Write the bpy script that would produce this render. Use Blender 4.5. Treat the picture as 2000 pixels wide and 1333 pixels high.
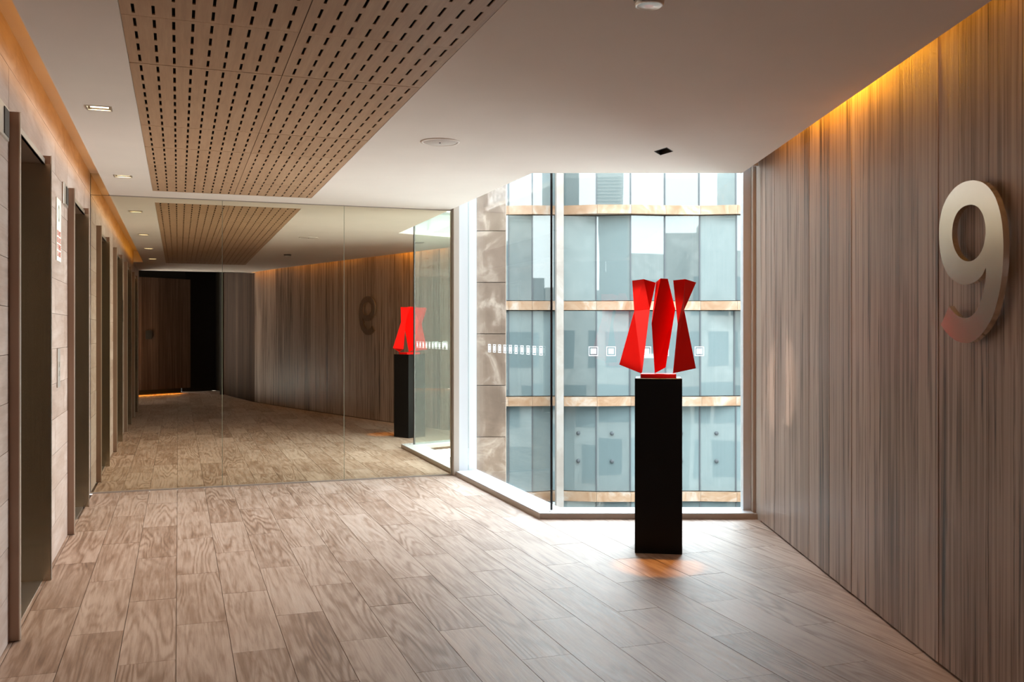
import bpy, bmesh, math, random
from mathutils import Vector, Matrix
random.seed(7)
sc = bpy.context.scene
for o in list(bpy.data.objects): bpy.data.objects.remove(o)

# ------------------------------------------------------------------ camera
H = 1.45                      # eye height
F = 1850.0                    # focal length in pixels of the 2000 px frame
HZ = 650.0                    # horizon row
cd = bpy.data.cameras.new('camera'); cam = bpy.data.objects.new('camera', cd)
sc.collection.objects.link(cam); sc.camera = cam
cam.location = (0, 0, H); cam.rotation_euler = (math.pi/2, 0, 0)
cd.sensor_width = 36; cd.lens = 36*F/2000; cd.shift_y = -(666.5-HZ)/2000; cd.clip_end = 500
TH = math.radians(19.4); CS, SN = math.cos(TH), math.sin(TH)
def AB(b, a): return (b*CS - a*SN, b*SN + a*CS)      # lobby axes (b across, a along) -> world

# ------------------------------------------------------------------ view, world, big lights
sc.view_settings.view_transform = 'Standard'; sc.view_settings.look = 'None'
sc.view_settings.gamma = 1; sc.view_settings.use_curve_mapping = False
sc.view_settings.exposure = 0.18
sc.cycles.use_denoising = True
sc.cycles.max_bounces = 14; sc.cycles.diffuse_bounces = 8; sc.cycles.glossy_bounces = 8
sc.cycles.transparent_max_bounces = 16
sc.cycles.sample_clamp_indirect = 6
w = bpy.data.worlds.new('sky'); sc.world = w; w.use_nodes = True
nt = w.node_tree; bg = nt.nodes['Background']
tc = nt.nodes.new('ShaderNodeTexCoord'); sp = nt.nodes.new('ShaderNodeSeparateXYZ')
rp = nt.nodes.new('ShaderNodeValToRGB')
nt.links.new(tc.outputs['Generated'], sp.inputs[0]); nt.links.new(sp.outputs['Z'], rp.inputs[0])
nt.links.new(rp.outputs[0], bg.inputs[0])
rp.color_ramp.elements[0].position = 0.0; rp.color_ramp.elements[0].color = (.975, .98, 1, 1)
rp.color_ramp.elements[1].position = .9; rp.color_ramp.elements[1].color = (.78, .87, 1, 1)
SKY = 13.0
bg.inputs[1].default_value = SKY
def light(name, kind, loc, energy, color, size=None, size_y=None, aim=None, **kw):
    d = bpy.data.lights.new(name, kind); d.energy = energy; d.color = color
    o = bpy.data.objects.new(name, d); sc.collection.objects.link(o); o.location = loc
    if kind == 'AREA':
        d.shape = 'RECTANGLE'; d.size = size; d.size_y = size_y or size
    if aim is not None:
        o.rotation_euler = Vector(aim).to_track_quat('-Z', 'Y').to_euler()
    for k, v in kw.items(): setattr(d, k, v)
    return o
sun = light('sun', 'SUN', (20, -30, 60), 3.0, (1, .96, .88), aim=(-.15, .62, -1.0), angle=math.radians(3))
# daylight portals in the window openings (they only guide the sky's light)
p = light('window_portal_back', 'AREA', (1.08, 7.60, 1.52), 1, (1, 1, 1), 1.6, 2.95, aim=(0, -1, 0)); p.data.cycles.is_portal = True
pl = AB(2.88, 8.05)
p = light('window_portal_side', 'AREA', (pl[0], pl[1], 1.52), 1, (1, 1, 1), 2.5, 2.95, aim=(-CS, -SN, 0)); p.data.cycles.is_portal = True

# ------------------------------------------------------------------ materials
def mat(name): 
    m = bpy.data.materials.new(name); m.use_nodes = True; return m
def N(m, t, **kw):
    n = m.node_tree.nodes.new(t)
    for k, v in kw.items(): setattr(n, k, v)
    return n
def L(m, a, b): m.node_tree.links.new(a, b)
def plain(name, col, rough=.6, metal=0.0, spec=.5, noise=0, nscale=8, bump=0, bscale=60, coat=0):
    m = mat(name); b = m.node_tree.nodes['Principled BSDF']
    b.inputs['Base Color'].default_value = (*col, 1); b.inputs['Roughness'].default_value = rough
    b.inputs['Metallic'].default_value = metal; b.inputs['Specular IOR Level'].default_value = spec
    b.inputs['Coat Weight'].default_value = coat
    t = N(m, 'ShaderNodeTexCoord')
    if noise:
        n = N(m, 'ShaderNodeTexNoise'); n.inputs['Scale'].default_value = nscale; n.inputs['Detail'].default_value = 5
        L(m, t.outputs['Object'], n.inputs['Vector'])
        r = N(m, 'ShaderNodeValToRGB')
        r.color_ramp.elements[0].position = .3; r.color_ramp.elements[1].position = .7
        r.color_ramp.elements[0].color = (*[c*(1-noise) for c in col], 1)
        r.color_ramp.elements[1].color = (*[min(1, c*(1+noise)) for c in col], 1)
        L(m, n.outputs[0], r.inputs[0]); L(m, r.outputs[0], b.inputs['Base Color'])
    if bump:
        n = N(m, 'ShaderNodeTexNoise'); n.inputs['Scale'].default_value = bscale
        L(m, t.outputs['Object'], n.inputs['Vector'])
        u = N(m, 'ShaderNodeBump'); u.inputs['Strength'].default_value = bump; u.inputs['Distance'].default_value = .01
        L(m, n.outputs[0], u.inputs['Height']); L(m, u.outputs[0], b.inputs['Normal'])
    return m
def emis(name, col, s):
    m = mat(name); b = m.node_tree.nodes['Principled BSDF']
    b.inputs['Base Color'].default_value = (*col, 1)
    b.inputs['Emission Color'].default_value = (*col, 1); b.inputs['Emission Strength'].default_value = s
    return m
def wood(name, axis, stops, cross=26, along=1.3, rough=.45, bump=.25, spec=.5, var=.16, wavy=.35, fine=120, hue=.0, blotch=.3, roughvar=.1, rings=0.0, ringf=55, ringmap=(.75, 3.2), gatemin=.15, streak=0.0):
    """streaky grain running along the local axis; every plank gets its own cut through the grain"""
    m = mat(name); nt = m.node_tree; b = nt.nodes['Principled BSDF']
    t = N(m, 'ShaderNodeTexCoord'); oi = N(m, 'ShaderNodeObjectInfo')
    mul = N(m, 'ShaderNodeVectorMath', operation='SCALE'); mul.inputs[0].default_value = (37.0, 91.0, 53.0)
    L(m, oi.outputs['Random'], mul.inputs['Scale'])
    add = N(m, 'ShaderNodeVectorMath', operation='ADD'); L(m, t.outputs['Object'], add.inputs[0]); L(m, mul.outputs[0], add.inputs[1])
    def mp(sa, sx):
        q = N(m, 'ShaderNodeMapping'); s = [sx, sx, sx]; s['XYZ'.index(axis)] = sa
        q.inputs['Scale'].default_value = s; L(m, add.outputs[0], q.inputs['Vector']); return q.outputs[0]
    def noise(vec, det=6, dist=0.0, rgh=.6):
        n = N(m, 'ShaderNodeTexNoise'); n.inputs['Scale'].default_value = 1; n.inputs['Detail'].default_value = det
        n.inputs['Distortion'].default_value = dist; n.inputs['Roughness'].default_value = rgh
        L(m, vec, n.inputs['Vector']); return n.outputs[0]
    n1 = noise(mp(along, cross), 5, wavy)
    n2 = noise(mp(along*4, fine), 3, 0)
    n3 = noise(mp(along*.9, 3.2), 3, .4)
    def mth(op, x, y):
        q = N(m, 'ShaderNodeMath', operation=op)
        for i, v in enumerate((x, y)):
            if isinstance(v, (int, float)): q.inputs[i].default_value = v
            else: L(m, v, q.inputs[i])
        return q.outputs[0]
    g = mth('ADD', mth('MULTIPLY', n1, 1-.22-blotch), mth('ADD', mth('MULTIPLY', n2, .22), mth('MULTIPLY', n3, blotch)))
    if streak:
        n4 = noise(mp(.8, 34), 4, .2, .7)
        g = mth('SUBTRACT', g, mth('MULTIPLY', mth('MAXIMUM', mth('SUBTRACT', .44, n4), 0), streak))
    if rings:
        cn = noise(mp(ringmap[0], ringmap[1]), 2, .15, .45)
        sn = mth('SINE', mth('MULTIPLY', cn, ringf), 0)
        sn = mth('POWER', mth('MULTIPLY_ADD' if False else 'MULTIPLY', mth('ADD', sn, 1.0), .5), 1.8)
        gate = N(m, 'ShaderNodeMapRange'); gate.inputs[1].default_value = .40; gate.inputs[2].default_value = .62
        L(m, noise(mp(.9, 2.6), 2, 0), gate.inputs[0])
        gate.inputs[3].default_value = gatemin
        ring = mth('MULTIPLY', mth('SUBTRACT', .36, sn), mth('MULTIPLY', gate.outputs[0], rings))
        g = mth('ADD', g, ring)
    g = mth('ADD', g, mth('MULTIPLY', mth('SUBTRACT', oi.outputs['Random'], .5), var))
    r = N(m, 'ShaderNodeValToRGB'); e = r.color_ramp.elements
    while len(e) < len(stops): e.new(.5)
    for i, (p_, c) in enumerate(stops): e[i].position = p_; e[i].color = (*c, 1)
    L(m, g, r.inputs[0]); L(m, r.outputs[0], b.inputs['Base Color'])
    L(m, mth('ADD', mth('MULTIPLY', n1, roughvar*2), rough-roughvar), b.inputs['Roughness'])
    b.inputs['Specular IOR Level'].default_value = spec
    u = N(m, 'ShaderNodeBump'); u.inputs['Strength'].default_value = bump; u.inputs['Distance'].default_value = .004
    L(m, g, u.inputs['Height']); L(m, u.outputs[0], b.inputs['Normal'])
    return m
M = {}
M['floor'] = wood('porcelain_plank', 'Y', [(.20, (.115, .066, .044)), (.40, (.27, .17, .118)), (.56, (.43, .315, .25)), (.8, (.56, .44, .37))],
                  cross=24, along=1.5, rough=.50, bump=.45, spec=.5, var=.12, wavy=1.3, fine=130, blotch=.30, rings=.15, ringf=120, ringmap=(.40, 4.2), gatemin=.12)
M['lift'] = wood('lift_wall_plank', 'Y', [(.25, (.28, .175, .13)), (.46, (.43, .31, .255)), (.60, (.52, .40, .345)), (.8, (.60, .49, .435))],
                 cross=16, along=1.6, rough=.42, bump=.3, var=.08, wavy=1.2, fine=90, blotch=.45, rings=.12, ringf=50)
M['veneer'] = wood('wall_veneer', 'Z', [(.24, (.035, .018, .012)), (.37, (.18, .112, .082)), (.50, (.385, .272, .215)), (.70, (.55, .43, .365))],
                   cross=55, along=.45, rough=.40, bump=.5, spec=.45, var=.16, wavy=.35, fine=260, blotch=.26, rings=.20, ringf=42, ringmap=(.16, 9.0), gatemin=.12, streak=2.1)
M['veneer_dark_and_shade'] = wood('end_wall_and_shade_veneer', 'Z', [(.26, (.018, .010, .007)), (.45, (.06, .036, .026)), (.7, (.14, .09, .07))],
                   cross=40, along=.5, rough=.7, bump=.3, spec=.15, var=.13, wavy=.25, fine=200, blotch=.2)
M['acoustic'] = wood('oak_ceiling_tile', 'Y', [(.25, (.33, .185, .098)), (.5, (.43, .255, .145)), (.75, (.52, .33, .20))],
                     cross=50, along=2.5, rough=.5, bump=.05, var=.07, wavy=.1, fine=260, blotch=.12)
M['plaster'] = plain('ceiling_paint', (.735, .645, .575), .7, noise=.015, nscale=3)
M['white'] = plain('white_powdercoat', (.56, .56, .585), .4)
M['jamb_grey'] = plain('warm_grey_aluminium', (.40, .35, .31), .4, metal=.3)
M['reveal'] = plain('brown_grey_aluminium', (.42, .35, .30), .45, metal=.15)
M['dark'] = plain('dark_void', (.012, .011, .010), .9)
M['grout'] = plain('grout', (.16, .115, .09), .9)
M['shell'] = plain('concrete_shell', (.30, .29, .28), .9)
M['black'] = plain('black_lacquer', (.003, .003, .0035), .45, spec=.22)
M['silicone'] = plain('black_silicone', (.012, .013, .015), .5)
M['lamp_black'] = plain('lamp_baffle', (.035, .022, .014), .6)
M['sign'] = plain('sign_white', (.82, .78, .68), .5)
M['red_print'] = plain('red_print', (.62, .10, .06), .5)
M['grey_print'] = plain('grey_print', (.32, .30, .24), .5)
M['soil'] = plain('plaza_paving', (.45, .44, .42), .8, noise=.12, nscale=.3)
def brushed(name, col, rough, axis='Z', amt=.06, bmp=.08):
    m = mat(name); b = m.node_tree.nodes['Principled BSDF']
    b.inputs['Metallic'].default_value = 1; b.inputs['Base Color'].default_value = (*col, 1)
    t = N(m, 'ShaderNodeTexCoord'); q = N(m, 'ShaderNodeMapping'); s = [400, 400, 400]; s['XYZ'.index(axis)] = 3
    q.inputs['Scale'].default_value = s; L(m, t.outputs['Object'], q.inputs[0])
    n = N(m, 'ShaderNodeTexNoise'); n.inputs['Scale'].default_value = 1; L(m, q.outputs[0], n.inputs['Vector'])
    r = N(m, 'ShaderNodeMapRange'); r.inputs[3].default_value = rough-amt; r.inputs[4].default_value = rough+amt
    L(m, n.outputs[0], r.inputs[0]); L(m, r.outputs[0], b.inputs['Roughness'])
    u = N(m, 'ShaderNodeBump'); u.inputs['Strength'].default_value = bmp; u.inputs['Distance'].default_value = .001
    L(m, n.outputs[0], u.inputs['Height']); L(m, u.outputs[0], b.inputs['Normal'])
    return m
M['bronze'] = brushed('brushed_bronze', (.47, .40, .32), .22, 'Z', .05, 0)
M['blade'] = brushed('bronze_blade', (.34, .235, .18), .42)
M['steel'] = brushed('brushed_steel', (.70, .66, .60), .33)
M['champagne'] = brushed('champagne_metal', (.80, .72, .62), .19, 'Z', .03, 0)
def mirror_mat():
    m = mat('mirror'); nt = m.node_tree; b = nt.nodes['Principled BSDF']
    b.inputs['Metallic'].default_value = 1; b.inputs['Roughness'].default_value = 0.0
    b.inputs['Base Color'].default_value = (.77, .735, .60, 1)
    return m
M['mirror'] = mirror_mat()
M['mirror_edge'] = plain('mirror_polished_edge', (.30, .31, .23), .4)
def glass_mat(name, tint=(.93, .98, .97)):
    m = mat(name); nt = m.node_tree; nt.nodes.remove(nt.nodes['Principled BSDF']); out = nt.nodes['Material Output']
    tr = N(m, 'ShaderNodeBsdfTransparent'); tr.inputs[0].default_value = (*tint, 1)
    gl = N(m, 'ShaderNodeBsdfGlossy'); gl.inputs['Roughness'].default_value = 0
    lw = N(m, 'ShaderNodeLayerWeight'); lw.inputs['Blend'].default_value = .5
    pw = N(m, 'ShaderNodeMath', operation='POWER'); pw.inputs[1].default_value = 5; L(m, lw.outputs['Facing'], pw.inputs[0])
    ml = N(m, 'ShaderNodeMath', operation='MULTIPLY_ADD'); ml.inputs[1].default_value = .45; ml.inputs[2].default_value = .03
    L(m, pw.outputs[0], ml.inputs[0])
    mx = N(m, 'ShaderNodeMixShader'); L(m, ml.outputs[0], mx.inputs[0]); L(m, tr.outputs[0], mx.inputs[1]); L(m, gl.outputs[0], mx.inputs[2])
    L(m, mx.outputs[0], out.inputs[0]); return m
M['glass'] = glass_mat('window_glass')
def facade_glass(name, refl, body, k):
    m = mat(name); nt = m.node_tree; nt.nodes.remove(nt.nodes['Principled BSDF']); out = nt.nodes['Material Output']
    gl = N(m, 'ShaderNodeBsdfGlossy'); gl.inputs[0].default_value = (*refl, 1); gl.inputs['Roughness'].default_value = .015
    df = N(m, 'ShaderNodeBsdfDiffuse')
    t = N(m, 'ShaderNodeTexCoord'); oi = N(m, 'ShaderNodeObjectInfo')
    add = N(m, 'ShaderNodeVectorMath', operation='ADD'); L(m, t.outputs['Object'], add.inputs[0])
    sc_ = N(m, 'ShaderNodeVectorMath', operation='SCALE'); sc_.inputs[0].default_value = (31, 17, 57); L(m, oi.outputs['Random'], sc_.inputs['Scale'])
    L(m, sc_.outputs[0], add.inputs[1])
    n = N(m, 'ShaderNodeTexNoise'); n.inputs['Scale'].default_value = .3; n.inputs['Detail'].default_value = 1
    L(m, add.outputs[0], n.inputs['Vector'])
    u = N(m, 'ShaderNodeBump'); u.inputs['Strength'].default_value = .25; u.inputs['Distance'].default_value = .03
    L(m, n.outputs[0], u.inputs['Height']); L(m, u.outputs[0], gl.inputs['Normal'])
    hs = N(m, 'ShaderNodeHueSaturation'); hs.inputs['Color'].default_value = (*body, 1)
    mr = N(m, 'ShaderNodeMapRange'); mr.inputs[3].default_value = .6; mr.inputs[4].default_value = 1.35; L(m, oi.outputs['Random'], mr.inputs[0])
    L(m, mr.outputs[0], hs.inputs['Value']); L(m, hs.outputs[0], df.inputs[0])
    mx = N(m, 'ShaderNodeMixShader'); mx.inputs[0].default_value = k
    L(m, df.outputs[0], mx.inputs[1]); L(m, gl.outputs[0], mx.inputs[2]); L(m, mx.outputs[0], out.inputs[0])
    return m
M['fglass'] = facade_glass('facade_glass', (.098, .100, .100), (.165, .205, .208), .60)
M['fglass_clear'] = facade_glass('facade_glass_clear', (.12, .14, .15), (.10, .15, .17), .5)
def travertine(name, c0, c1, c2, sc1=1.2, rough=.6):
    m = mat(name); b = m.node_tree.nodes['Principled BSDF']; b.inputs['Roughness'].default_value = rough
    t = N(m, 'ShaderNodeTexCoord'); oi = N(m, 'ShaderNodeObjectInfo')
    s = N(m, 'ShaderNodeVectorMath', operation='SCALE'); s.inputs[0].default_value = (31, 17, 57); L(m, oi.outputs['Random'], s.inputs['Scale'])
    a = N(m, 'ShaderNodeVectorMath', operation='ADD'); L(m, t.outputs['Object'], a.inputs[0]); L(m, s.outputs[0], a.inputs[1])
    n = N(m, 'ShaderNodeTexNoise'); n.inputs['Scale'].default_value = sc1; n.inputs['Detail'].default_value = 9
    n.inputs['Roughness'].default_value = .68; n.inputs['Distortion'].default_value = 1.2; L(m, a.outputs[0], n.inputs['Vector'])
    r = N(m, 'ShaderNodeValToRGB'); e = r.color_ramp.elements; e.new(.5)
    for i, (p_, c) in enumerate(((.36, c0), (.52, c1), (.66, c2))): e[i].position = p_; e[i].color = (*c, 1)
    L(m, n.outputs[0], r.inputs[0]); L(m, r.outputs[0], b.inputs['Base Color'])
    return m
M['trav_brown'] = travertine('travertine_brown', (.060, .034, .020), (.088, .055, .037), (.19, .145, .115), 2.2)
M['trav_band'] = travertine('travertine_golden', (.125, .058, .022), (.165, .098, .056), (.205, .165, .135), 1.1)
M['trav_post'] = travertine('travertine_pale', (.105, .082, .068), (.13, .108, .092), (.15, .13, .12), .8)
M['trav_own'] = travertine('travertine_grey', (.34, .31, .28), (.48, .44, .39), (.62, .58, .53), .7)
def red_mat():
    m = plain('red_enamel', (.95, .007, .004), .5, spec=.12)
    return m
M['red'] = red_mat()
M['amber'] = emis('lamp_lens', (1, .80, .50), 9)

# ------------------------------------------------------------------ object helpers
W = {}      # world matrices
def link(o, mw, parent=None):
    sc.collection.objects.link(o)
    if parent is not None:
        o.parent = parent; lm = W[parent.name].inverted() @ mw
    else: lm = mw
    o.location = lm.to_translation(); o.rotation_euler = lm.to_euler()
    W[o.name] = mw; return o
def props(o, label=None, cat=None, group=None, kind=None):
    if label: o['label'] = label
    if cat: o['category'] = cat
    if group: o['group'] = group
    if kind: o['kind'] = kind
    return o
def MW(x, y, z, rot=0.0): return Matrix.Translation((x, y, z)) @ Matrix.Rotation(rot, 4, 'Z')
def empty(name, x, y, z, rot=0.0, parent=None, **kw):
    o = bpy.data.objects.new(name, None); o.empty_display_size = .1
    return props(link(o, MW(x, y, z, rot), parent), **kw)
def mesh(name, verts, faces, m, mw=None, parent=None, smooth=False, bevel=0, **kw):
    me = bpy.data.meshes.new(name); me.from_pydata([tuple(v) for v in verts], [], faces)
    bm = bmesh.new(); bm.from_mesh(me); bmesh.ops.recalc_face_normals(bm, faces=bm.faces)
    if bevel: bmesh.ops.bevel(bm, geom=bm.edges[:], offset=bevel, segments=1, affect='EDGES')
    bm.to_mesh(me); bm.free()
    if smooth:
        for f in me.polygons: f.use_smooth = True
    me.materials.append(m); o = bpy.data.objects.new(name, me)
    return props(link(o, mw or Matrix(), parent), **kw)
CUBEF = [(0,1,2,3), (7,6,5,4), (0,4,5,1), (1,5,6,2), (2,6,7,3), (3,7,4,0)]
def box(name, x0, x1, y0, y1, z0, z1, m, parent=None, rot=0.0, bevel=0, **kw):
    """box in world axes (rot=0) or in the lobby's axes (rot=TH: x = b, y = a); origin at its base centre"""
    cx, cy = (x0+x1)/2, (y0+y1)/2
    wx, wy = (cx*math.cos(rot)-cy*math.sin(rot), cx*math.sin(rot)+cy*math.cos(rot))
    hx, hy, h = (x1-x0)/2, (y1-y0)/2, z1-z0
    v = [(-hx,-hy,0), (hx,-hy,0), (hx,hy,0), (-hx,hy,0), (-hx,-hy,h), (hx,-hy,h), (hx,hy,h), (-hx,hy,h)]
    return mesh(name, v, CUBEF, m, MW(wx, wy, z0, rot), parent, bevel=bevel, **kw)
def prism(name, pts, z0, z1, m, parent=None, mw=None, **kw):
    n = len(pts)
    v = [(x, y, z0) for x, y in pts] + [(x, y, z1) for x, y in pts]
    f = [tuple(range(n)), tuple(range(2*n-1, n-1, -1))] + [(i, (i+1) % n, n+(i+1) % n, n+i) for i in range(n)]
    return mesh(name, v, f, m, mw, parent, **kw)
def clip(poly, nx, ny, c):                      # keep nx*x + ny*y <= c
    out = []
    for i in range(len(poly)):
        p0, p1 = poly[i], poly[(i+1) % len(poly)]
        d0, d1 = nx*p0[0]+ny*p0[1]-c, nx*p1[0]+ny*p1[1]-c
        if d0 <= 0: out.append(p0)
        if (d0 < 0 < d1) or (d1 < 0 < d0):
            t = d0/(d0-d1); out.append((p0[0]+t*(p1[0]-p0[0]), p0[1]+t*(p1[1]-p0[1])))
    return out

CZ = 2.695                  # ceiling height
BW = -.748                  # lift wall
AM = 9.29                   # mirror plane
BE = 2.62                   # mirror's outer edge

# ------------------------------------------------------------------ floor
floor = empty('floor', 0, 2, 0, kind='structure', label='pale brown timber-look porcelain plank floor of the lobby')
fl = [(-3.2, -7.2), (3.6, -7.2)]
# screed under the planks, in two convex pieces joined at the window corner
cornB = 2.70; cornY = 7.42
pA = [(BW-.3, -8), (cornB, -8), (cornB, AM+.02), (BW-.3, AM+.02)]
pAw = [AB(*q) for q in pA]
prism('screed', pAw, -.06, -.012, M['grout'], floor)
pB = [AB(cornB, -6.5), (2.5, -6.5), (2.5, -2), (2.02, 0), (2.0, cornY), ]
q = AB(cornB, (cornY-cornB*SN)/CS); pB.append(q)
prism('screed', pB, -.06, -.0125, M['grout'], floor)
PWD, PLN = .24, 1.03
for k in range(-8, 16):
    b0 = .95 + .24*k; b1 = b0 + PWD
    if b1 < BW-.02: continue
    off = 3.94 + (.515 if k % 2 else 0)
    for n in range(-12, 8):
        a0 = off + PLN*n; a1 = a0 + PLN
        g = .0013
        rect = [(b0+g, a0+g), (b1-g, a0+g), (b1-g, a1-g), (b0+g, a1-g)]
        polys = []
        base = clip(clip(rect, 0, 1, AM), -1, 0, -(BW-.3) if a0 < -1.8 else -(BW-.005))
        if a0 < -1.8: base = clip(rect, 0, -1, 9)
        if not base: continue
        L_ = clip(base, 1, 0, cornB)
        R_ = clip(base, -1, 0, -cornB)
        if R_: R_ = clip(R_, SN, CS, cornY)          # Y <= cornY in lobby axes
        for P in (L_, R_):
            if not P: continue
            P = clip(P, CS, -SN, 2.0 if a0 > -1 else 2.8)
            if len(P) >= 3: polys.append(P)
        if not polys: continue
        cb, ca = (b0+b1)/2, (a0+a1)/2
        wx, wy = AB(cb, ca)
        if wy < -6.2 or wx > 2.9 or wx < -3.6: continue
        dz = random.uniform(-.0004, .0004)
        V, Fc = [], []
        for P in polys:
            s = len(V); n_ = len(P)
            V += [(x-cb, y-ca, -.012) for x, y in P] + [(x-cb, y-ca, dz) for x, y in P]
            Fc += [tuple(s+n_+i for i in range(n_))] + [(s+i, s+(i+1) % n_, s+n_+(i+1) % n_, s+n_+i) for i in range(n_)]
        me = bpy.data.meshes.new('plank'); me.from_pydata(V, [], Fc); me.materials.append(M['floor'])
        link(bpy.data.objects.new('plank', me), MW(wx, wy, 0, TH), floor)

# ------------------------------------------------------------------ lift wall (left) with four lift doors
DOORS = [(4.97, 6.13), (7.45, 8.61), (2.49, 3.65), (.01, 1.17)]
DOORS.sort()
DH = 2.435; WE = -1.75      # door head height, far end of the wall
lw = empty('wall_left', *AB(BW, 4), 0, rot=TH, kind='structure', label='lift wall clad in pale horizontal timber-look planks')
box('backing', BW-.55, BW-.43, WE, AM+.3, 0, 3.1, M['shell'], lw, TH)
solid = []; prev = WE
for d0, d1 in DOORS: solid.append((prev, d0)); prev = d1
solid.append((prev, AM))
for s0, s1 in solid: box('masonry', BW-.43, BW-.012, s0, s1, 0, 2.93, M['grout'], lw, TH)
for d0, d1 in DOORS: box('masonry', BW-.43, BW-.012, d0, d1, DH+.02, 2.93, M['grout'], lw, TH)
course = .2245
nc = 13
def liftplank(a0, a1, z0, z1):
    g = .0012
    box('plank', BW-.012, BW+random.uniform(-.0006, .0006), a0+g, a1-g, z0+g, z1-g, M['lift'], lw, TH)
for c in range(nc):
    z0, z1 = c*course, min((c+1)*course, 2.92)
    joints = [9.29 - 1.03*n - (.515 if c % 2 else 0) for n in range(-1, 13)]
    spans = []
    if z0 >= DH+.05: spans = [(WE, AM)]
    else: spans = [(s[0] + (.012 if s[0] > WE else 0), s[1] - (.012 if s[1] < AM else 0)) for s in solid]
    for s0, s1 in spans:
        cuts = sorted([s0] + [j for j in joints if s0+.12 < j < s1-.12] + [s1])
        for c0, c1 in zip(cuts, cuts[1:]): liftplank(c0, c1, z0, z1)
    if z0 < DH+.05 < z1:      # course cut by the door heads
        for d0, d1 in DOORS: liftplank(d0-.012, d1+.012, DH+.03, z1)

ORD = ['door_4', 'door_3', 'door_1', 'door_2']
for i, (d0, d1) in enumerate(DOORS):
    dl = {2: 'nearest bronze lift doorway, at the left edge of the lobby', 3: 'bronze lift doorway next to the mirror',
          1: 'bronze lift doorway beside the camera, seen only in the mirror', 0: 'bronze lift doorway at the dark end, seen only in the mirror'}[i]
    D = empty(ORD[i], *AB(BW, (d0+d1)/2), 0, rot=TH, kind='structure', label=dl)
    dep = BW-.36
    for s, e in ((d0, -1), (d1, 1)):
        # deep reveal lining and the projecting blade on each side
        x = s
        box('jamb_lining', dep, BW+.047, min(x, x-e*.012), max(x, x-e*.012), 0, DH, M['bronze'], D, TH)
        box('frame_blade', BW-.01, BW+.042, min(x, x+e*.011), max(x, x+e*.011), .004, DH+.05, M['blade'], D, TH)
        box('edge_trim', BW+.042, BW+.048, min(x-e*.012, x+e*.011), max(x-e*.012, x+e*.011), .004, DH+(.05 if e < 0 else .05), M['steel'], D, TH)
    box('head_lining', dep, BW+.01, d0, d1, DH, DH+.012, M['blade'], D, TH)
    box('head_trim', BW-.002, BW+.014, d0, d1, DH, DH+.03, M['steel'], D, TH)
    mid = (d0+d1)/2
    box('door_leaf', dep, dep+.03, d0+.012, mid-.002, .006, DH-.002, M['bronze'], D, TH)
    box('door_leaf', dep, dep+.03, mid+.002, d1-.012, .006, DH-.002, M['bronze'], D, TH)
    box('threshold', dep, BW+.0, d0+.012, d1-.012, -.012, .004, M['steel'], D, TH)

# signal lanterns, call panels, sign on the lift wall
def lantern(a0, label):
    t = empty('hall_lantern', *AB(BW, a0+.13), 2.33, rot=TH, label=label, cat='indicator')
    box('plate', BW, BW+.012, a0, a0+.27, 2.33, 2.48, M['steel'], t, TH, bevel=.002)
    box('dark_display', BW+.012, BW+.016, a0+.13, a0+.25, 2.345, 2.465, M['lamp_black'], t, TH)
lantern(7.10, 'square steel lift indicator plate above the fire notice, beside the second lift doorway')
lantern(4.62, 'square steel lift indicator plate at the left edge, beside the nearest lift doorway')
t = empty('call_panel', *AB(BW, 6.86), 1.09, rot=TH, label='narrow grey steel lift call panel between the two lift doorways', cat='panel')
box('plate', BW, BW+.008, 6.80, 6.93, 1.09, 1.345, M['jamb_grey'], t, TH, bevel=.001)
for z in (1.24, 1.18):
    bx = AB(BW+.008, 6.865)
    v = []; fcs = []
    n = 16
    for r_, d_ in ((.018, 0), (.018, .003)):
        v += [(d_, r_*math.cos(2*math.pi*j/n), r_*math.sin(2*math.pi*j/n)) for j in range(n)]
    fcs = [tuple(range(n)), tuple(range(2*n-1, n-1, -1))] + [(j, (j+1) % n, n+(j+1) % n, n+j) for j in range(n)]
    mesh('button', v, fcs, M['steel'], MW(bx[0], bx[1], z, TH), t)
t = empty('destination_panel', *AB(BW, 4.38), 1.4, rot=TH, label='tall slim steel lift panel seen only as a reflection in the mirror', cat='panel')
box('plate', BW, BW+.02, 4.33, 4.43, 1.45, 2.0, M['steel'], t, TH, bevel=.002)
box('dark_display', BW+.02, BW+.023, 4.345, 4.415, 1.6, 1.9, M['lamp_black'], t, TH)
t = empty('fire_notice', *AB(BW, 6.88), 1.93, rot=TH, label='small upright cream notice with red lettering on the lift wall', cat='sign')
box('plate', BW, BW+.005, 6.76, 7.0, 1.92, 2.33, M['sign'], t, TH)
def text(name, s, size, mw, m, parent, ext=.0006, align='CENTER'):
    c = bpy.data.curves.new(name, 'FONT'); c.body = s; c.size = size; c.extrude = ext; c.align_x = align; c.align_y = 'CENTER'
    tmp = bpy.data.objects.new(name, c); sc.collection.objects.link(tmp)
    dg = bpy.context.evaluated_depsgraph_get(); me = bpy.data.meshes.new_from_object(tmp.evaluated_get(dg))
    bpy.data.objects.remove(tmp); me.materials.clear(); me.materials.append(m)
    return link(bpy.data.objects.new(name, me), mw, parent)
# text plane on the lift wall: reads along +a seen from the room, facing +b
def wallmat(b, a, z):
    x, y = AB(b, a)
    ex = Vector((-SN, CS, 0)); ez = Vector((CS, SN, 0)); ey = Vector((0, 0, 1))
    m_ = Matrix((ex, ey, ez)).transposed().to_4x4(); m_.translation = (x, y, z); return m_
for i, s in enumerate(('DO NOT', 'USE LIFTS', 'IF THERE', 'IS A FIRE')):
    text('lettering', s, .05, wallmat(BW+.0055, 6.88, 2.10-.045*i), M['red_print'], t)
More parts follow.
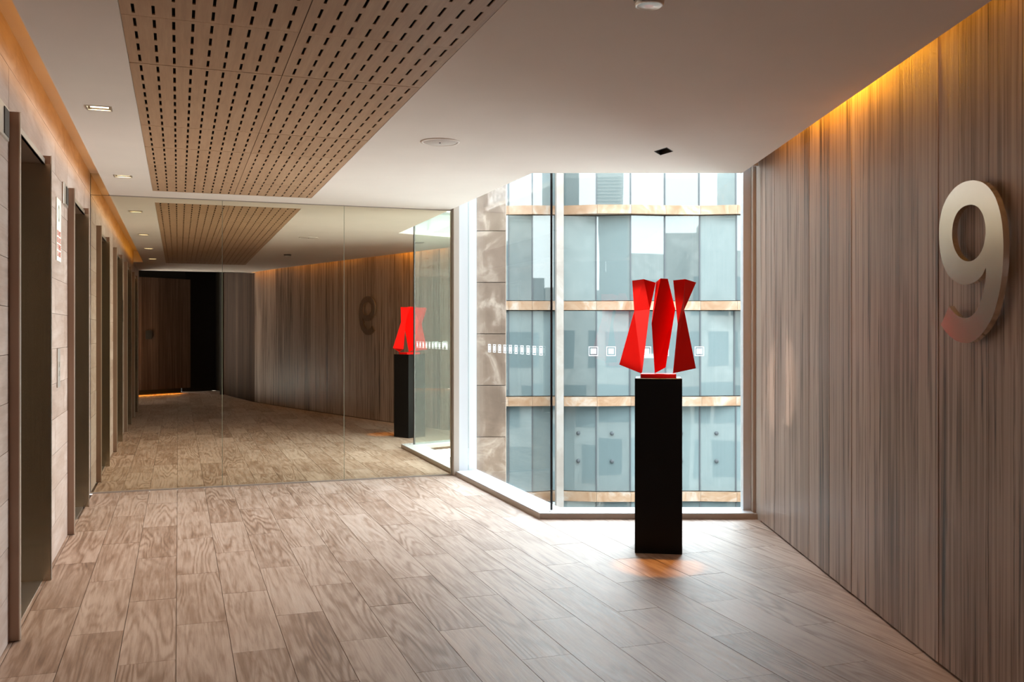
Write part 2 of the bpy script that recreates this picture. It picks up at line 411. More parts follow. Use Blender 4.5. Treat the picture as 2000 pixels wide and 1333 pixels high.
# ring emblem above the lettering
v = []; n = 24
for r_ in (.055, .04):
    for z_ in (0, .001): v += [(z_, r_*.9*math.cos(2*math.pi*j/n), r_*math.sin(2*math.pi*j/n)) for j in range(n)]
fcs = []
for j in range(n):
    k = (j+1) % n
    fcs += [(n+j, n+k, 3*n+k, 3*n+j), (j, k, n+k, n+j), (2*n+j, 2*n+k, 3*n+k, 3*n+j), (j, k, 2*n+k, 2*n+j)]
mesh('ring_emblem', v, fcs, M['grey_print'], MW(*AB(BW+.005, 6.88), 2.235, TH), t)

# ------------------------------------------------------------------ mirror wall
mw_ = empty('wall_mirror', *AB(1, AM+.02), 0, rot=TH, kind='structure', label='wall carrying the mirror panels')
box('backing', BW-.43, BE+.05, AM+.014, AM+.30, 0, 3.1, M['shell'], mw_, TH)
box('base_channel', BW, BE, AM-.014, AM+.012, 0, .012, M['jamb_grey'], mw_, TH)
box('head_channel', BW+.16, BE, AM-.004, AM+.012, CZ-.008, CZ, M['jamb_grey'], mw_, TH)
cuts = [BW+.003, .389, 1.53, BE]
mlab = ['left mirror panel beside the lift wall, reflecting lift doors', 'middle mirror panel, reflecting the dark wood wall',
        'right mirror panel by the window, reflecting the number 9 and red sculpture']
for i in range(3):
    b0, b1 = cuts[i]+.0015, cuts[i+1]-.0015
    t = empty('mirror_panel', *AB((b0+b1)/2, AM), .012, rot=TH, label=mlab[i], cat='mirror')
    box('mirror_glass', b0, b1, AM, AM+.006, .012, CZ-.008, M['mirror'], t, TH)
    box('polished_edge', b1-.0015, b1+.0018, AM-.0008, AM+.007, .012, CZ-.008, M['mirror_edge'], t, TH)
    if i == 0:
        box('upper_mirror_glass', b0, BW+.155, AM, AM+.006, CZ-.004, CZ+.195, M['mirror'], t, TH)

# ------------------------------------------------------------------ right wall of vertical wood boards
RW = [(1.902, 7.25), (1.855, 4.0), (1.905, 0.6), (2.02, -1.4), (2.46, -4.05)]
rw = empty('wall_right', 1.9, 4, 0, kind='structure', label='wall of grey-brown vertical timber veneer boards')
def rwpt(s):
    for p0, p1 in zip(RW, RW[1:]):
        d = math.dist(p0, p1)
        if s <= d: return (p0[0]+(p1[0]-p0[0])*s/d, p0[1]+(p1[1]-p0[1])*s/d)
        s -= d
    return RW[-1]
tot = sum(math.dist(a, b) for a, b in zip(RW, RW[1:]))
s = 0; widths = []
while s < tot-.02:
    wd = random.choice((.165, .19, .215, .24)); wd = min(wd, tot-s)
    p0, p1 = rwpt(s), rwpt(s+wd); s += wd
    ang = math.atan2(p1[1]-p0[1], p1[0]-p0[0])          # local x runs along the wall
    d = math.dist(p0, p1); g = .0011; dx = random.uniform(-.0012, .0012)
    v = [(g, 0, .012), (d-g, 0, .012), (d-g, .03, .012), (g, .03, .012), (g, 0, 2.95), (d-g, 0, 2.95), (d-g, .03, 2.95), (g, .03, 2.95)]
    v = [(x, y+dx if y == 0 else y, z) for x, y, z in v]
    mesh('board', v, CUBEF, M['veneer_dark_and_shade' if p0[1] < -1.2 else 'veneer'], MW(p0[0], p0[1], 0, ang), rw)  # farthest boards take a darker veneer, painting in the shade at that end
bk = [(x+.018, y) for x, y in RW] + [(x+.25, y) for x, y in reversed(RW)]
prism('backing', bk, 0, 3.1, M['grout'], rw)

# end wall behind the camera (seen in the mirror): dark wood boards over an amber floor slot, black opening
ew = empty('wall_end', 0, -4.9, 0, kind='structure', label='dark timber wall at the far end of the corridor, seen in the mirror')
E0, E1 = Vector((-3.4, -3.45)), Vector((2.05, -5.0))
dv = (E1-E0); n = 26
ang = math.atan2(dv.y, dv.x)
for i in range(n):
    p0 = E0 + dv*i/n; d = dv.length/n; g = .0015
    v = [(g, -.03, .13), (d-g, -.03, .13), (d-g, 0, .13), (g, 0, .13), (g, -.03, 2.72), (d-g, -.03, 2.72), (d-g, 0, 2.72), (g, 0, 2.72)]
    mesh('board', v, CUBEF, M['veneer_dark_and_shade'], MW(p0.x, p0.y, 0, ang), ew)
box('unlit_opening_sheet', 2.06, 3.2, -5.75, -5.6, 0, 3.2, M['dark'], ew)  # black sheet painted in for the unlit opening
prism('shell', [(-3.6, -3.6), (2.0, -5.2), (2.0, -5.6), (-3.6, -4.1)], .13, 3.2, M['dark'], ew)  # dark shells added around the corridor end to keep skylight out
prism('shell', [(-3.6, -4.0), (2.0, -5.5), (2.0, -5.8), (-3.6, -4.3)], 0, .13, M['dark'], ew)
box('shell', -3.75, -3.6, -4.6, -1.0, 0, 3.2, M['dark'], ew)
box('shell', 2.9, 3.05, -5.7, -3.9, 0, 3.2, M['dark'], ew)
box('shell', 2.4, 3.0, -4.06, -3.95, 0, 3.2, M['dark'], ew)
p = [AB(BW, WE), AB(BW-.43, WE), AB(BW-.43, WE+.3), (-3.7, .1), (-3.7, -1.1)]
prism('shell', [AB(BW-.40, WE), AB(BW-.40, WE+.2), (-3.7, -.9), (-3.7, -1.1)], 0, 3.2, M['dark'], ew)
pe = E0 + dv*.80
box('switch_plate', pe.x-.07, pe.x+.07, pe.y-.0, pe.y+.03, 1.3, 1.5, M['dark'], ew, rot=0)
amb = (1, .38, .06)
mid = (E0+E1)/2
for f_ in (.55, .82):
    pp = E0 + dv*f_
    l = light('plinth_strip', 'AREA', (pp.x+.03, pp.y-.12, .11), 2.2, amb, 1.5, .03, aim=(0, .05, -1))
    l.data.energy = 9
    l.rotation_euler = (0, 0, ang)
ewp = AB(BW-.30, -3.9)
light('end_wall_wash', 'AREA', (ewp[0], ewp[1], 1.4), 7, amb, .06, 2.2, aim=(.5, -.8, 0))

# ------------------------------------------------------------------ ceiling
ceil = empty('ceiling', 0, 4, CZ, kind='structure', label='smooth off-white painted ceiling')
out = [AB(-.588, .62), AB(-.588, AM), AB(2.60, AM), AB(2.60, (7.39-2.60*SN)/CS), (1.795, 7.39), (1.795, 4.0), (1.81, .6), (1.93, -1.4),
       AB(1.70, -1.75), AB(BW-.1, -1.75), AB(BW-.1, .62)]
holes = [[AB(-.215, .5), AB(1.163, .5), AB(1.163, 8.9), AB(-.215, 8.9)]]
DL = [(-.415, 8.13), (-.415, 5.71), (-.415, 3.6), (-.415, 1.5)]
hs = .05
for b_, a_ in DL: holes.append([AB(b_-hs*1.25, a_-hs), AB(b_+hs*1.25, a_-hs), AB(b_+hs*1.25, a_+hs), AB(b_-hs*1.25, a_+hs)])
DK = (1.04, 6.50)
holes.append([(DK[0]-.062, DK[1]-.0), (DK[0]+.0, DK[1]-.13), (DK[0]+.062, DK[1]+.0), (DK[0]-.0, DK[1]+.13)])
bm = bmesh.new(); edges = []
for loop in [out]+holes:
    vs = [bm.verts.new((x, y, 0)) for x, y in loop]
    edges += [bm.edges.new((vs[i], vs[(i+1) % len(vs)])) for i in range(len(vs))]
bmesh.ops.triangle_fill(bm, use_beauty=True, edges=edges)
r = bmesh.ops.extrude_face_region(bm, geom=bm.faces[:])
bmesh.ops.translate(bm, vec=(0, 0, .04), verts=[e for e in r['geom'] if isinstance(e, bmesh.types.BMVert)])
bmesh.ops.recalc_face_normals(bm, faces=bm.faces)
me = bpy.data.meshes.new('plaster_sheet'); bm.to_mesh(me); bm.free(); me.materials.append(M['plaster'])
link(bpy.data.objects.new('plaster_sheet', me), MW(0, 0, CZ), ceil)
# cove soffit above the lift wall, end stop, roof slab
box('cove_soffit', BW-.012, -.25, .62, AM, CZ+.19, CZ+.21, M['plaster'], ceil, TH)
box('cove_end', BW, -.25, .60, .62, CZ+.04, CZ+.21, M['plaster'], ceil, TH)
box('cove_upstand', -.26, -.25, .62, AM, CZ+.04, CZ+.19, M['plaster'], ceil, TH)
prism('slab', [AB(BW-.6, -2.2), AB(BW-.6, AM+.3), AB(2.95, AM+.3), AB(2.95, 6.9), (2.3, 7.64), (2.3, 0), (3.3, -5.8), (-3.8, -5.8), (-3.8, -1)], 3.02, 3.3, M['shell'], ceil)
# window head pocket: fascias behind the ceiling edge
box('pocket_fascia', 2.56, 2.575, 6.96, AM, CZ+.04, 3.02, M['white'], ceil, TH)
box('pocket_fascia', .155, 1.9, 7.30, 7.315, CZ+.04, 3.02, M['white'], ceil)
box('pocket_soffit', 2.58, 2.86, 6.9, AM+.1, 2.98, 3.0, M['white'], ceil, TH)
box('pocket_soffit', .15, 1.95, 7.32, 7.62, 2.985, 3.005, M['white'], ceil)
# right cove lid
prism('cove_lid', [(1.70, 7.3), (1.92, 7.3), (1.88, 4), (1.93, .6), (2.05, -1.4), (1.85, -1.4), (1.72, .6), (1.70, 4)], 2.94, 2.96, M['plaster'], ceil)

# wood acoustic ceiling: 24 slotted tiles
ac = empty('acoustic_ceiling', *AB(.474, 4.7), CZ, rot=TH, label='oak veneer acoustic ceiling raft with rows of small slots, set flush in the white ceiling', cat='ceiling panel')
box('backing', -.23, 1.18, .48, 8.92, CZ+.05, CZ+.07, M['dark'], ac, TH)
TS = .70; TB = .689
def tile_mesh(g=.0018):
    hx, hy = TB/2-g, TS/2-g
    xs = [-hx]; 
    for c in range(9):
        x = -.295 + c*.07375
        xs += [x-.006, x+.006]
    xs.append(hx)
    ys = [-hy]
    for r_ in range(4):
        y = -.2625 + r_*.175
        ys += [y-.054, y+.054]
    ys.append(hy)
    V, idx, Fc = [], {}, []
    def vid(i, j, k):
        if (i, j, k) not in idx: idx[(i, j, k)] = len(V); V.append((xs[i], ys[j], (0, .005)[k]))
        return idx[(i, j, k)]
    hole = lambda i, j: i % 2 == 1 and j % 2 == 1 and i < len(xs)-1 and j < len(ys)-1
    nx, ny = len(xs)-1, len(ys)-1
    for i in range(nx):
        for j in range(ny):
            if hole(i, j):
                for (p_, q_) in (((i, j), (i+1, j)), ((i+1, j), (i+1, j+1)), ((i+1, j+1), (i, j+1)), ((i, j+1), (i, j))):
                    Fc.append((vid(*p_, 0), vid(*q_, 0), vid(*q_, 1), vid(*p_, 1)))
            else:
                Fc.append((vid(i, j, 0), vid(i, j+1, 0), vid(i+1, j+1, 0), vid(i+1, j, 0)))
    for i in range(nx):
        for j in (0, ny): Fc.append((vid(i, j, 0), vid(i+1, j, 0), vid(i+1, j, 1), vid(i, j, 1)))
    for j in range(ny):
        for i in (0, nx): Fc.append((vid(i, j, 0), vid(i, j+1, 0), vid(i, j+1, 1), vid(i, j, 1)))
    me = bpy.data.meshes.new('slotted_tile'); me.from_pydata(V, [], Fc); me.materials.append(M['acoustic'])
    return me
tm = tile_mesh()
for r_ in range(12):
    for c in range(2):
        x, y = AB(-.215+TB*(c+.5), 8.9-TS*(r_+.5))
        link(bpy.data.objects.new('slotted_tile', tm), MW(x, y, CZ+.001+random.uniform(-.0006, .0006), TH), ac)

# downlights
for i, (b_, a_) in enumerate(DL):
    x, y = AB(b_, a_)
    lab = ['square recessed downlight in the ceiling nearest the mirror', 'square recessed downlight in the ceiling above the nearest lift doorway',
           'third square downlight along the lift wall, seen only in the mirror', 'farthest square downlight along the lift wall, seen only in the mirror'][i]
    t = empty('downlight', x, y, CZ, rot=TH, label=lab, cat='ceiling light', group='downlights along the lift wall')
    hx, hy = hs*1.25, hs
    o_ = .006
    V = []; Fc = []
    def ringbox(x0, x1, y0, y1, u0, u1, w0, w1, z0, z1, name, m):
        v = [(x0,y0,z0),(x1,y0,z0),(x1,y1,z0),(x0,y1,z0),(u0,w0,z0),(u1,w0,z0),(u1,w1,z0),(u0,w1,z0)]
        v += [(a,b,z1) for a,b,_ in v]
        f = []
        for k in range(4):
            l = (k+1) % 4
            f += [(k, l, 4+l, 4+k), (8+k, 8+l, 12+l, 12+k), (k, l, 8+l, 8+k), (4+k, 4+l, 12+l, 12+k)]
        mesh(name, v, f, m, MW(x, y, CZ, TH), t)
    ringbox(-hx-o_, hx+o_, -hy-o_, hy+o_, -hx+.004, hx-.004, -hy+.004, hy-.004, -.003, .001, 'trim_frame', M['steel'])
    ringbox(-hx+.001, hx-.001, -hy+.001, hy-.001, -hx+.004, hx-.004, -hy+.004, hy-.004, .001, .055, 'baffle', M['lamp_black'])
    vv = [(-hx+.016, -hy+.012, .010), (hx-.016, -hy+.012, .010), (hx-.016, hy-.008, .010), (-hx+.016, hy-.008, .010)]
    vv += [(a, b, c+.02) for a, b, c in vv]
    mesh('lens', vv, CUBEF, M['amber'], MW(x, y, CZ, TH), t)
    l = light('downlight_beam', 'SPOT', (x, y, CZ-.01), (75, 75, 14, 4)[i], (1, .74, .52), aim=(0, 0, -1), spot_size=math.radians(125), spot_blend=1, shadow_soft_size=.06)
t = empty('dark_downlight', DK[0], DK[1], CZ, label='small dark square downlight in the ceiling above the red sculpture', cat='ceiling light')
dm = [(-.062, 0), (0, -.13), (.062, 0), (0, .13)]
v = [(x_*s_, y_*s_, z_) for s_, z_ in ((1.0, .001), (.97, .10), (.0001, .10)) for x_, y_ in dm]
mesh('housing', v, [(k, (k+1) % 4, 4+(k+1) % 4, 4+k) for k in range(4)] + [(4, 5, 6, 7)], M['lamp_black'], MW(DK[0], DK[1], CZ), t)
v = [(x_*s_, y_*s_, z_) for z_ in (-.002, .002) for s_ in (1.06, .97) for x_, y_ in dm]
f = []
for k in range(4):
    l_ = (k+1) % 4; f += [(k, l_, 4+l_, 4+k), (8+k, 8+l_, 12+l_, 12+k), (k, l_, 8+l_, 8+k), (4+k, 4+l_, 12+l_, 12+k)]
mesh('trim_frame', v, f, M['lamp_black'], MW(DK[0], DK[1], CZ), t)
light('sculpture_spot', 'SPOT', (DK[0], DK[1]-.10, CZ-.01), 260, (1, .42, .06), aim=(-.13, -.5, -2.69), spot_size=math.radians(13), spot_blend=.35, shadow_soft_size=.03)

light('added_sculpture_beam', 'SPOT', (*AB(-.36, 5.71), CZ-.02), 520, (1, .86, .72), aim=(3.2, 1.08, -1.23), spot_size=math.radians(10), spot_blend=.5, shadow_soft_size=.04)  # extra narrow beam added to brighten the red sculpture, no fitting of its own
# lathe for round ceiling fittings
def lathe(name, prof, m, mw, parent, n=40, smooth=True):
    V, Fc = [], []
    for r_, z_ in prof: V += [(r_*math.cos(2*math.pi*j/n), r_*math.sin(2*math.pi*j/n), z_) for j in range(n)]
    for i in range(len(prof)-1):
        for j in range(n): k = (j+1) % n; Fc.append((i*n+j, i*n+k, (i+1)*n+k, (i+1)*n+j))
    Fc += [tuple(range(n)), tuple(range((len(prof)-1)*n, len(prof)*n))]
    return mesh(name, V, Fc, m, mw, parent, smooth=smooth)
t = empty('ceiling_speaker', -.47, 6.18, CZ, label='round flush white loudspeaker grille in the middle of the ceiling', cat='speaker')
lathe('rim', [(.128, 0), (.126, -.005), (.112, -.006), (.110, -.002), (.110, 0)], M['plaster'], MW(-.47, 6.18, CZ), t)
M['grille'] = plain('speaker_grille', (.60, .53, .475), .7, bump=.3, bscale=400)
lathe('grille', [(.109, 0), (.109, -.004), (.108, -.0045), (.005, -.0055)], M['grille'], MW(-.47, 6.18, CZ), t)
lathe('centre_pin', [(.006, -.005), (.006, -.009), (.002, -.0095)], M['lamp_black'], MW(-.47, 6.18, CZ), t, 12)
t = empty('smoke_detector', .507, 3.50, CZ, label='round smoke detector on the ceiling at the top edge', cat='smoke detector')
lathe('mount', [(.058, 0), (.058, -.012), (.05, -.016)], M['lamp_black'], MW(.507, 3.5, CZ), t)
lathe('dome', [(.050, -.014), (.056, -.022), (.054, -.034), (.046, -.040), (.044, -.038), (.01, -.037)], M['steel'], MW(.507, 3.5, CZ), t)

# amber cove lighting
amb2 = (1, .43, .03)
l = light('lift_cove_strip', 'AREA', (*AB(-.50, 4.95), CZ+.10), 5, amb2, 8.4, .06); 
l.rotation_euler = (Matrix.Rotation(TH, 4, 'Z') @ Vector((-1, 0, -.1)).to_track_quat('-Z', 'Y').to_matrix().to_4x4()).to_euler()
def strip(x, y0, y1, z, e, ang=0):
    l = light('wall_cove_strip', 'AREA', (x, (y0+y1)/2, z), e, amb2, .03, abs(y1-y0)); l.rotation_euler = (0, math.radians(12), ang); return l
strip(1.80, 3.7, 6.7, CZ+.20, 7)
strip(1.80, 4.7, 5.9, CZ+.19, 9)
strip(1.81, .7, 3.6, CZ+.20, 8)
strip(1.88, -1.3, .6, CZ+.20, 9, math.radians(-3))

# ------------------------------------------------------------------ windows
GB, GY, GT = 2.785, 7.505, 2.985          # side glass plane (b), back glass plane (Y), glass top
cg = ( (GB-GY*SN)/CS, GY )                # not used for AB; corner computed below
ac_ = (GY-GB*SN)/CS; corner = AB(GB, ac_)
w1 = empty('window_1', *AB(GB, 8.1), 0, rot=TH, kind='structure', label='full-height side pane running from the mirror to the glass corner')
w2 = empty('window_2', 1.07, GY, 0, kind='structure', label='full-height back pane behind the sculpture')
box('glass_pane', GB-.006, GB+.006, ac_+.008, 9.24, .03, GT, M['glass'], w1, TH)
box('glass_pane', corner[0]+.010, 1.826, GY-.006, GY+.006, .03, GT, M['glass'], w2)
prism('corner_joint', [(corner[0]-.006, GY-.008), (corner[0]+.011, GY-.008), (corner[0]+.011, GY+.007), (corner[0]-.004, GY+.012)], .03, GT, M['silicone'], w2)
# sills: aluminium kerb, white top
SB, SY = 2.645, 7.35
def absill(b0, b1, y_of, z0, z1, m, name, par):
    a_at = lambda b, Y: (Y-b*SN)/CS
    pts = [AB(b0, AM-.0), AB(b1, AM-.0), AB(b1, a_at(b1, y_of[1])), AB(b0, a_at(b0, y_of[0]))]
    prism(name, pts, z0, z1, m, par)
absill(SB, GB+.10, (SY, GY+.10), 0, .040, M['reveal'], 'sill_kerb', w1)
absill(SB+.004, GB+.10, (SY+.004, GY+.10), .040, .046, M['white'], 'sill_top', w1)
def ab_x(b, Y): return AB(b, (Y-b*SN)/CS)[0]
prism('sill_kerb', [(ab_x(SB, SY), SY), (1.905, SY), (1.905, GY+.10), (ab_x(GB+.10, GY+.10), GY+.10)], 0, .040, M['reveal'], w2)
prism('sill_top', [(ab_x(SB+.004, SY+.004), SY+.004), (1.88, SY+.004), (1.88, GY+.10), (ab_x(GB+.10, GY+.10), GY+.10)], .040, .046, M['white'], w2)
for (x_, y_) in ((.215, 7.44), (.30, 7.43)):
    lathe('sill_screw', [(.010, .0), (.010, .002), (.003, .0024)], M['jamb_grey'], MW(x_, y_, .046), w2, 14)
# left jamb next to the mirror
box('white_jamb', 2.68, 2.87, 9.24, 9.31, .046, GT, M['white'], w1, TH)
box('jamb_post', BE+.004, 2.68, 9.22, AM+.05, 0, GT, M['reveal'], w1, TH)
# right jamb
box('white_jamb', 1.824, 1.885, 7.47, 7.56, .046, GT, M['white'], w2)
box('jamb_post', 1.882, 1.93, 7.40, 7.56, .04, 3.0, M['reveal'], w2)
box('jamb_post', 1.905, 1.95, 7.255, 7.398, .0, 3.0, M['reveal'], w2)
# square manifestation markers on the glass
def marker(par, mwf):
    V, Fc = [], []
    def ring(o, i):
        s = len(V)
        for r_ in (o, i): V.extend([(-r_, 0, -r_), (r_, 0, -r_), (r_, 0, r_), (-r_, 0, r_)])
        for k in range(4): l_ = (k+1) % 4; Fc.append((s+k, s+l_, s+4+l_, s+4+k))
    ring(.037, .032)
    s = len(V); V.extend([(-.022, 0, -.022), (.022, 0, -.022), (.022, 0, .022), (-.022, 0, .022)]); Fc.append((s, s+1, s+2, s+3))
    me = bpy.data.meshes.new('square_marker'); me.from_pydata(V, [], Fc); me.materials.append(M['film'])
    link(bpy.data.objects.new('square_marker', me), mwf, par)
M['film'] = mat('frosted_film'); _nt = M['film'].node_tree; _nt.nodes.remove(_nt.nodes['Principled BSDF'])
_tl = N(M['film'], 'ShaderNodeBsdfTranslucent'); _tl.inputs[0].default_value = (.42, .45, .48, 1)
_df = N(M['film'], 'ShaderNodeBsdfDiffuse'); _df.inputs[0].default_value = (.5, .5, .5, 1)
_ad = N(M['film'], 'ShaderNodeAddShader'); L(M['film'], _tl.outputs[0], _ad.inputs[0]); L(M['film'], _df.outputs[0], _ad.inputs[1])
L(M['film'], _ad.outputs[0], _nt.nodes['Material Output'].inputs[0])
for i in range(7):
    u = 1159 + 34.5*i
    marker(w2, MW((u-1000)/F*(GY-.007), GY-.0075, 1.302))
for i in range(10):
    marker(w1, MW(*AB(GB-.0075, 7.18+.139*i*1.08), 1.302, TH+math.pi/2))

# ------------------------------------------------------------------ number 9 on the right wall
XN = 1.808
def pt(x, y):      # tracing of the numeral's front face, laid in the plane of the wall
    u = 1780+x/3.509; v_ = 320+y/3.509
    Y = F*XN/(u-1000); return (Y, H+(HZ-v_)/F*Y)
outer = [(440,115),(490,130),(535,168),(575,230),(606,325),(624,430),(631,560),(627,690),(615,810),(595,920),(563,1030),(520,1115),(470,1180),(415,1222),(370,1230),(320,1220),(272,1190),(235,1152),(203,1106),
         (258,975),(285,1015),(318,1045),(352,1059),(395,1054),(432,1025),(462,975),(484,915),(500,845),(509,780),(511,712),
         (488,760),(455,796),(415,820),(370,829),(325,822),(280,793),(240,742),(210,665),(193,570),(189,480),(195,390),(215,300),(250,225),(298,165),(350,130),(400,116)]
hole = [(420,282),(458,300),(488,345),(505,410),(508,480),(497,555),(472,615),(440,652),(402,669),(362,664),(325,635),(297,585),(281,520),(280,450),(292,385),(318,330),(352,298),(388,284)]
def smooth(pts, corners, closed=True):
    n = len(pts); out_ = []
    for i in range(n):
        p0, p1, p2, p3 = [Vector(pts[(i+k) % n]) for k in (-1, 0, 1, 2)]
        if i in corners: p0 = p1
        if (i+1) % n in corners: p3 = p2
        for t_ in (0, .34, .67):
            q_ = .5*((2*p1)+(-p0+p2)*t_+(2*p0-5*p1+4*p2-p3)*t_**2+(-p0+3*p1-3*p2+p3)*t_**3)
            out_.append(tuple(q_))
    return out_
o2 = [pt(*p_) for p_ in smooth(outer, {18, 19, 29})]
h2 = [pt(*p_) for p_ in smooth(hole, set())]
num = empty('number_nine', XN+.04, 3.75, 1.5, label='large brushed champagne metal numeral 9 standing off the timber wall', cat='number')
bm = bmesh.new(); edges = []
for loop in (o2, h2):
    vs = [bm.verts.new((0, y, z)) for y, z in loop]
    edges += [bm.edges.new((vs[i], vs[(i+1) % len(vs)])) for i in range(len(vs))]
bmesh.ops.triangle_fill(bm, use_beauty=True, edges=edges)
r = bmesh.ops.extrude_face_region(bm, geom=bm.faces[:])
bmesh.ops.translate(bm, vec=(.022, 0, 0), verts=[e for e in r['geom'] if isinstance(e, bmesh.types.BMVert)])
bmesh.ops.translate(bm, vec=(0, -3.75, -1.5), verts=bm.verts[:])
bmesh.ops.recalc_face_normals(bm, faces=bm.faces)
me = bpy.data.meshes.new('numeral_plate'); bm.to_mesh(me); bm.free(); me.materials.append(M['champagne'])
link(bpy.data.objects.new('numeral_plate', me), MW(XN, 3.75, 1.5), num)
for (y_, z_) in ((3.80, 1.985), (3.60, 1.6), (3.95, 1.72), (3.80, 1.44)):
    mw9 = Matrix.Translation((XN+.022, y_, z_)) @ Matrix.Rotation(math.pi/2, 4, 'Y')
    lathe('standoff_pin', [(.006, 0), (.006, .034)], M['jamb_grey'], mw9, num, 10)

# ------------------------------------------------------------------ pedestal and red sculpture
PR = -math.radians(8.4)
pc = Vector((1286-1000, 0)) 
fy = 6.20; fx = (1286-1000)/F*fy
HW = .1535
# front-face centre (fx, fy); box turned towards the viewer
nrm = Vector((math.sin(PR), -math.cos(PR)))          # outward normal of the front face
nrm = Vector((-math.sin(-PR), -math.cos(PR)))
pcx, pcy = fx - nrm.x*HW, fy - nrm.y*HW
ped = empty('pedestal', pcx, pcy, 0, rot=PR, label='tall square black plinth carrying the red sculpture', cat='pedestal')
def lbox(name, hx, hy, z0, z1, m, parent, mw, bevel=0):
    v = [(-hx,-hy,z0), (hx,-hy,z0), (hx,hy,z0), (-hx,hy,z0), (-hx,-hy,z1), (hx,-hy,z1), (hx,hy,z1), (-hx,hy,z1)]
    return mesh(name, v, CUBEF, m, mw, parent, bevel=bevel)
PT = H - (740-HZ)/F*fy
lbox('shaft', HW, HW, 0, PT, M['black'], ped, MW(pcx, pcy, 0, PR), bevel=.002)
sculp = empty('sculpture', pcx, pcy, PT, rot=PR, label='three twisted glossy red metal prisms on a red base, on the black plinth', cat='sculpture')
lbox('base_plate', .117, .085, 0, .026, M['red'], sculp, MW(pcx, pcy, PT, PR), bevel=.001)
def sp_(x, y, dy, zmin=None):
    u = 1190+x/5.555; v_ = 520+y/5.555; Y = pcy+dy
    return ((u-1000)/F*Y-pcx, Y-pcy, H+(HZ-v_)/F*Y-PT)
def form(vs, faces):
    V = [sp_(*q_) for q_ in vs]
    # bottom points may not sink into the plate
    V = [(x, y, max(z, .027)) for x, y, z in V]
    mesh('twisted_prism', V, faces, M['red'], MW(pcx, pcy, PT), sculp)
# left form
form([(248,158,.04), (375,142,-.055), (505,180,.03), (440,470,-.05), (270,490,.03), (358,1150,-.066), (345,1165,-.064), (108,1070,-.01),
      (385,165,.10), (345,480,.07), (262,1085,.09)],
     [(1,2,3), (0,1,4), (1,3,4), (4,3,5), (4,5,6), (4,6,7), (2,8,9,3), (8,0,4,9), (3,9,10,5), (9,4,7,10), (0,8,2,1), (7,6,5,10)])
# middle form
form([(507,172,.02), (555,135,-.05), (635,138,-.02), (716,470,.045), (612,1100,.03), (493,1165,0.017), (459,625,-.045),
      (590,150,.09), (600,560,.08), (560,1090,.08)],
     [(0,1,6), (1,3,6), (6,3,5), (3,4,5), (1,2,3), (2,7,8,3), (7,0,6,8), (3,8,9,4), (8,6,5,9), (0,7,2,1), (5,4,9)])
# right form
form([(693,155,-.02), (825,142,-.05), (943,178,.04), (813,475,.02), (742,632,-.04), (940,1110,.045), (690,1165,-.06), (797,400,-.048),
      (820,165,.10), (780,520,.06), (800,1090,.09)],
     [(0,1,7,4), (1,2,3,7), (7,3,4), (4,3,6), (3,5,6), (2,8,9,3), (8,0,4,9), (3,9,10,5), (9,4,6,10), (0,8,2,1), (6,5,10)])

# ------------------------------------------------------------------ outside: own building's stone pier and facade
po = empty('wall_outside', -.5, 12, -8, kind='structure', label='brown travertine pier of the same building, seen through the side pane')
px = lambda u, Y: (u-1000)/F*Y
zz = lambda v_, Y: H+(HZ-v_)/F*Y
Yp = 12.0; hh = 100.7/F*Yp
zb = zz(552, Yp)
for i in range(-8, 11):
    z0 = zb + i*hh; g = .004
    box('stone_slab', -1.9, px(893, Yp)-.004, Yp, Yp+.08, z0+g, z0+hh-g, M['trav_brown'], po, bevel=.003)
    box('stone_slab', px(893, Yp), px(988, Yp), Yp, Yp+.08, z0+g, z0+hh-g, M['trav_brown'], po, bevel=.003)
box('pier_core', -1.95, px(988, Yp)-.02, Yp+.07, Yp+.9, -8, 9.5, M['trav_brown'], po)
box('pier_return', px(988, Yp)-.03, px(988, Yp)-.002, Yp+.081, Yp+.95, -8, 9.5, M['trav_band'], po)
# own building mass (seen only mirrored in the opposite glazing)
ob = empty('wall_outside_own', 10, 8, -28, kind='structure', label='stone-banded facade of the own building, mirrored in the glazing opposite')
def ownwall(x0, x1, Yf, zt, depth=3):
    box('mass', x0, x1, Yf-depth, Yf, -28, zt, M['trav_own'], ob)
    k = 0; z = 2.7-3.68*8
    while z < zt-1:
        ztop = min(z+2.5, zt-.3)
        x = x0+.3
        while x < x1-1.0:
            xw = min(x+random.choice((1.6, 2.4, 3.2)), x1-.2)
            box('window_band', x, xw, Yf, Yf+.05, z, ztop, M['fglass_clear'], ob)
            x = xw+random.choice((.25, .9))
        z += 3.68
ownwall(2.35, 12, 7.6, 3.3, 1.0)
ownwall(12, 60, 9.0, 7.0)
ownwall(-12, -1.96, 12.5, 4.2, 1.0)
ownwall(-60, -12, 11.0, 8.0)
box('mass', 2.35, 12, 3.0, 6.5, 3.3, 4.6, M['trav_own'], ob)
box('mass', 3.3, 7.9, 0.8, 5.4, 4.6, 13.2, M['trav_own'], ob)
box('mass', 10.3, 13.0, 4.0, 7.4, 3.3, 8.4, M['trav_own'], ob)
for k in range(14): box('louvre_slat', 5.4, 7.7, 5.42, 5.60, 9.4+k*.24, 9.48+k*.24, M['jamb_grey'], ob)
box('mass', -1.6, 2.3, 2.0, 6.4, 3.35, 5.2, M['shell'], ob)
box('mass', -2.0, 2.34, 7.66, 7.9, -28, -.35, M['trav_own'], ob)
lathe('roof_drum', [(1.7, 0), (1.7, 1.9), (1.3, 2.5), (.3, 2.7)], M['trav_own'], MW(14.6, 6.6, 7.0), ob, 32)
box('ground', -60, 60, 7.9, 80, -28.2, -28, M['soil'], None, kind='structure', label='pale paved plaza far below')

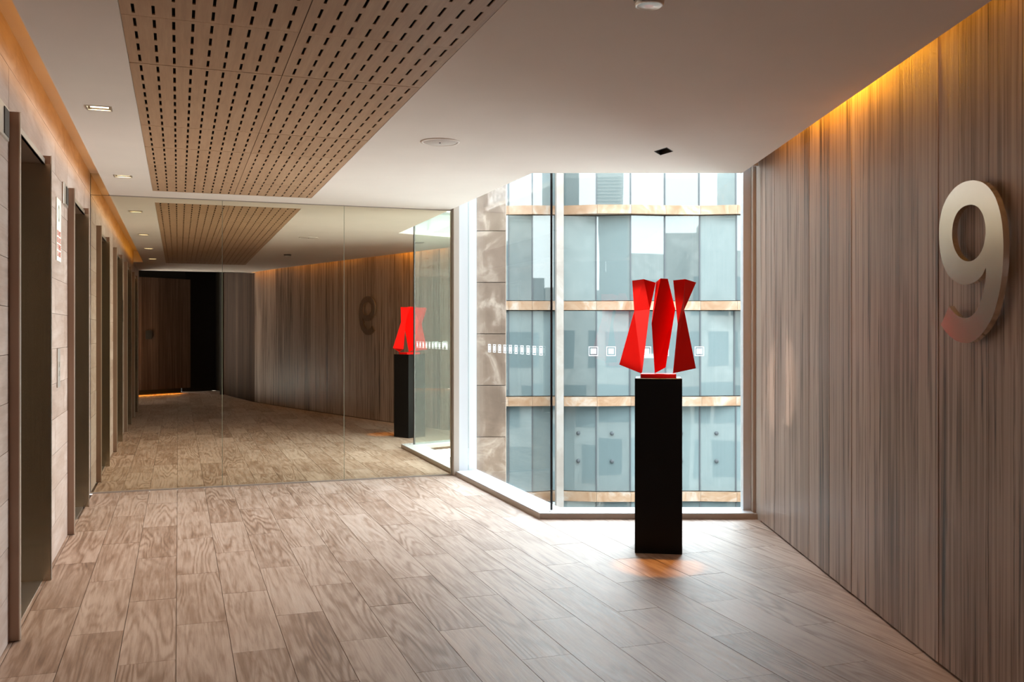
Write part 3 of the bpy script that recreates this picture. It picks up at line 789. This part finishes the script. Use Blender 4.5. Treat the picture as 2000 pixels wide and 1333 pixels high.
# opposite building with folded glazing between travertine bands
D = 36.0; PXM = D/F
bld = empty('office_building', 4, D+.5, -28, label='opposite office building of folded blue-grey glazing between golden travertine bands', cat='building')
bandz = [zz(v_, D) for v_ in (597,)][0]
ST = 3.66
cols = [px(u, D) for u in (1101, 1166, 1233, 1302, 1371, 1441)]
pitch = cols[4]-cols[3]
xs = list(cols)
for i in range(6): xs.append(xs[-1]+pitch)
left = [px(u, D) for u in (1086, 1040, 993, 940)]
for i in range(5): left.append(left[-1]-pitch)
bolt_parts = 0
def segs(xlist):
    return list(zip(xlist, xlist[1:]))
fold = {}
def foldy(i, lev): 
    # each storey folds at its own mullions
    rnd = random.Random(i*31+lev*7+5); return D + .25 + rnd.choice((0, .08, .2, .32))
levels = range(-4, 2)
mull = plain('mullion_grey', (.022, .026, .03), .6)
for lev in levels:
    zf = bandz + lev*ST; hb = .17
    for side, lst in (('r', xs), ('l', left[::-1])):
        for j, (x0, x1) in enumerate(segs(lst)):
            i0 = (j if side == 'r' else 100+j)
            y0, y1 = foldy(i0, lev), foldy(i0+1, lev)
            g = .02
            zlo, zhi = zf+hb+.03, zf+ST-hb-.03
            V = [(x0+g, y0, zlo), (x1-g, y1, zlo), (x1-g, y1, zhi), (x0+g, y0, zhi)]
            V += [(a, b+.05, c) for a, b, c in V]
            cx, cy = (x0+x1)/2, (y0+y1)/2
            V = [(a-cx, b-cy, c-zlo) for a, b, c in V]
            mesh('glass_pane', V, CUBEF, M['fglass'], MW(cx, cy, zlo), bld)
            # mullion at the fold
            box('mullion', x0-.025, x0+.025, y0-.03, y0+.06, zlo, zhi, mull, bld)
            # travertine band piece, its face following the fold
            f0, f1 = y0-.22-.1*(lev % 2), y1-.22-.1*(lev % 2)
            P = [(x0+.004, f0), (x1-.004, f1), (x1-.004, D+1.2), (x0+.004, D+1.2)]
            P = [(a-cx, b-D) for a, b in P]
            prism('stone_band', P, -hb, hb, M['trav_band'], bld, MW(cx, D, zf))
            if lev == 1: prism('stone_band', P, -hb, hb, M['trav_band'], bld, MW(cx, D, zf+ST))
            if lev in (-2,) and side == 'r' and j < 6:
                for dz_ in (1.35, 2.42):
                    mwb = Matrix.Translation((cx-.05, cy-.01, zf+dz_)) @ Matrix.Rotation(math.pi/2, 4, 'X')
                    lathe('glass_bolt', [(.075, 0), (.075, .05), (.03, .06)], mull, mwb, bld, 12)
# spine column left of the panes and dark interior behind
box('stone_column', px(1087, D-1), px(1101, D-1), D-1.0, D+.2, -16, 10.2, M['trav_post'], bld)
box('core', -16, 18, D+1.2, D+8, -28, 10.0, M['shell'], bld)
box('core', -60, -7, D-2, D+8, -28, 10, M['shell'], bld)
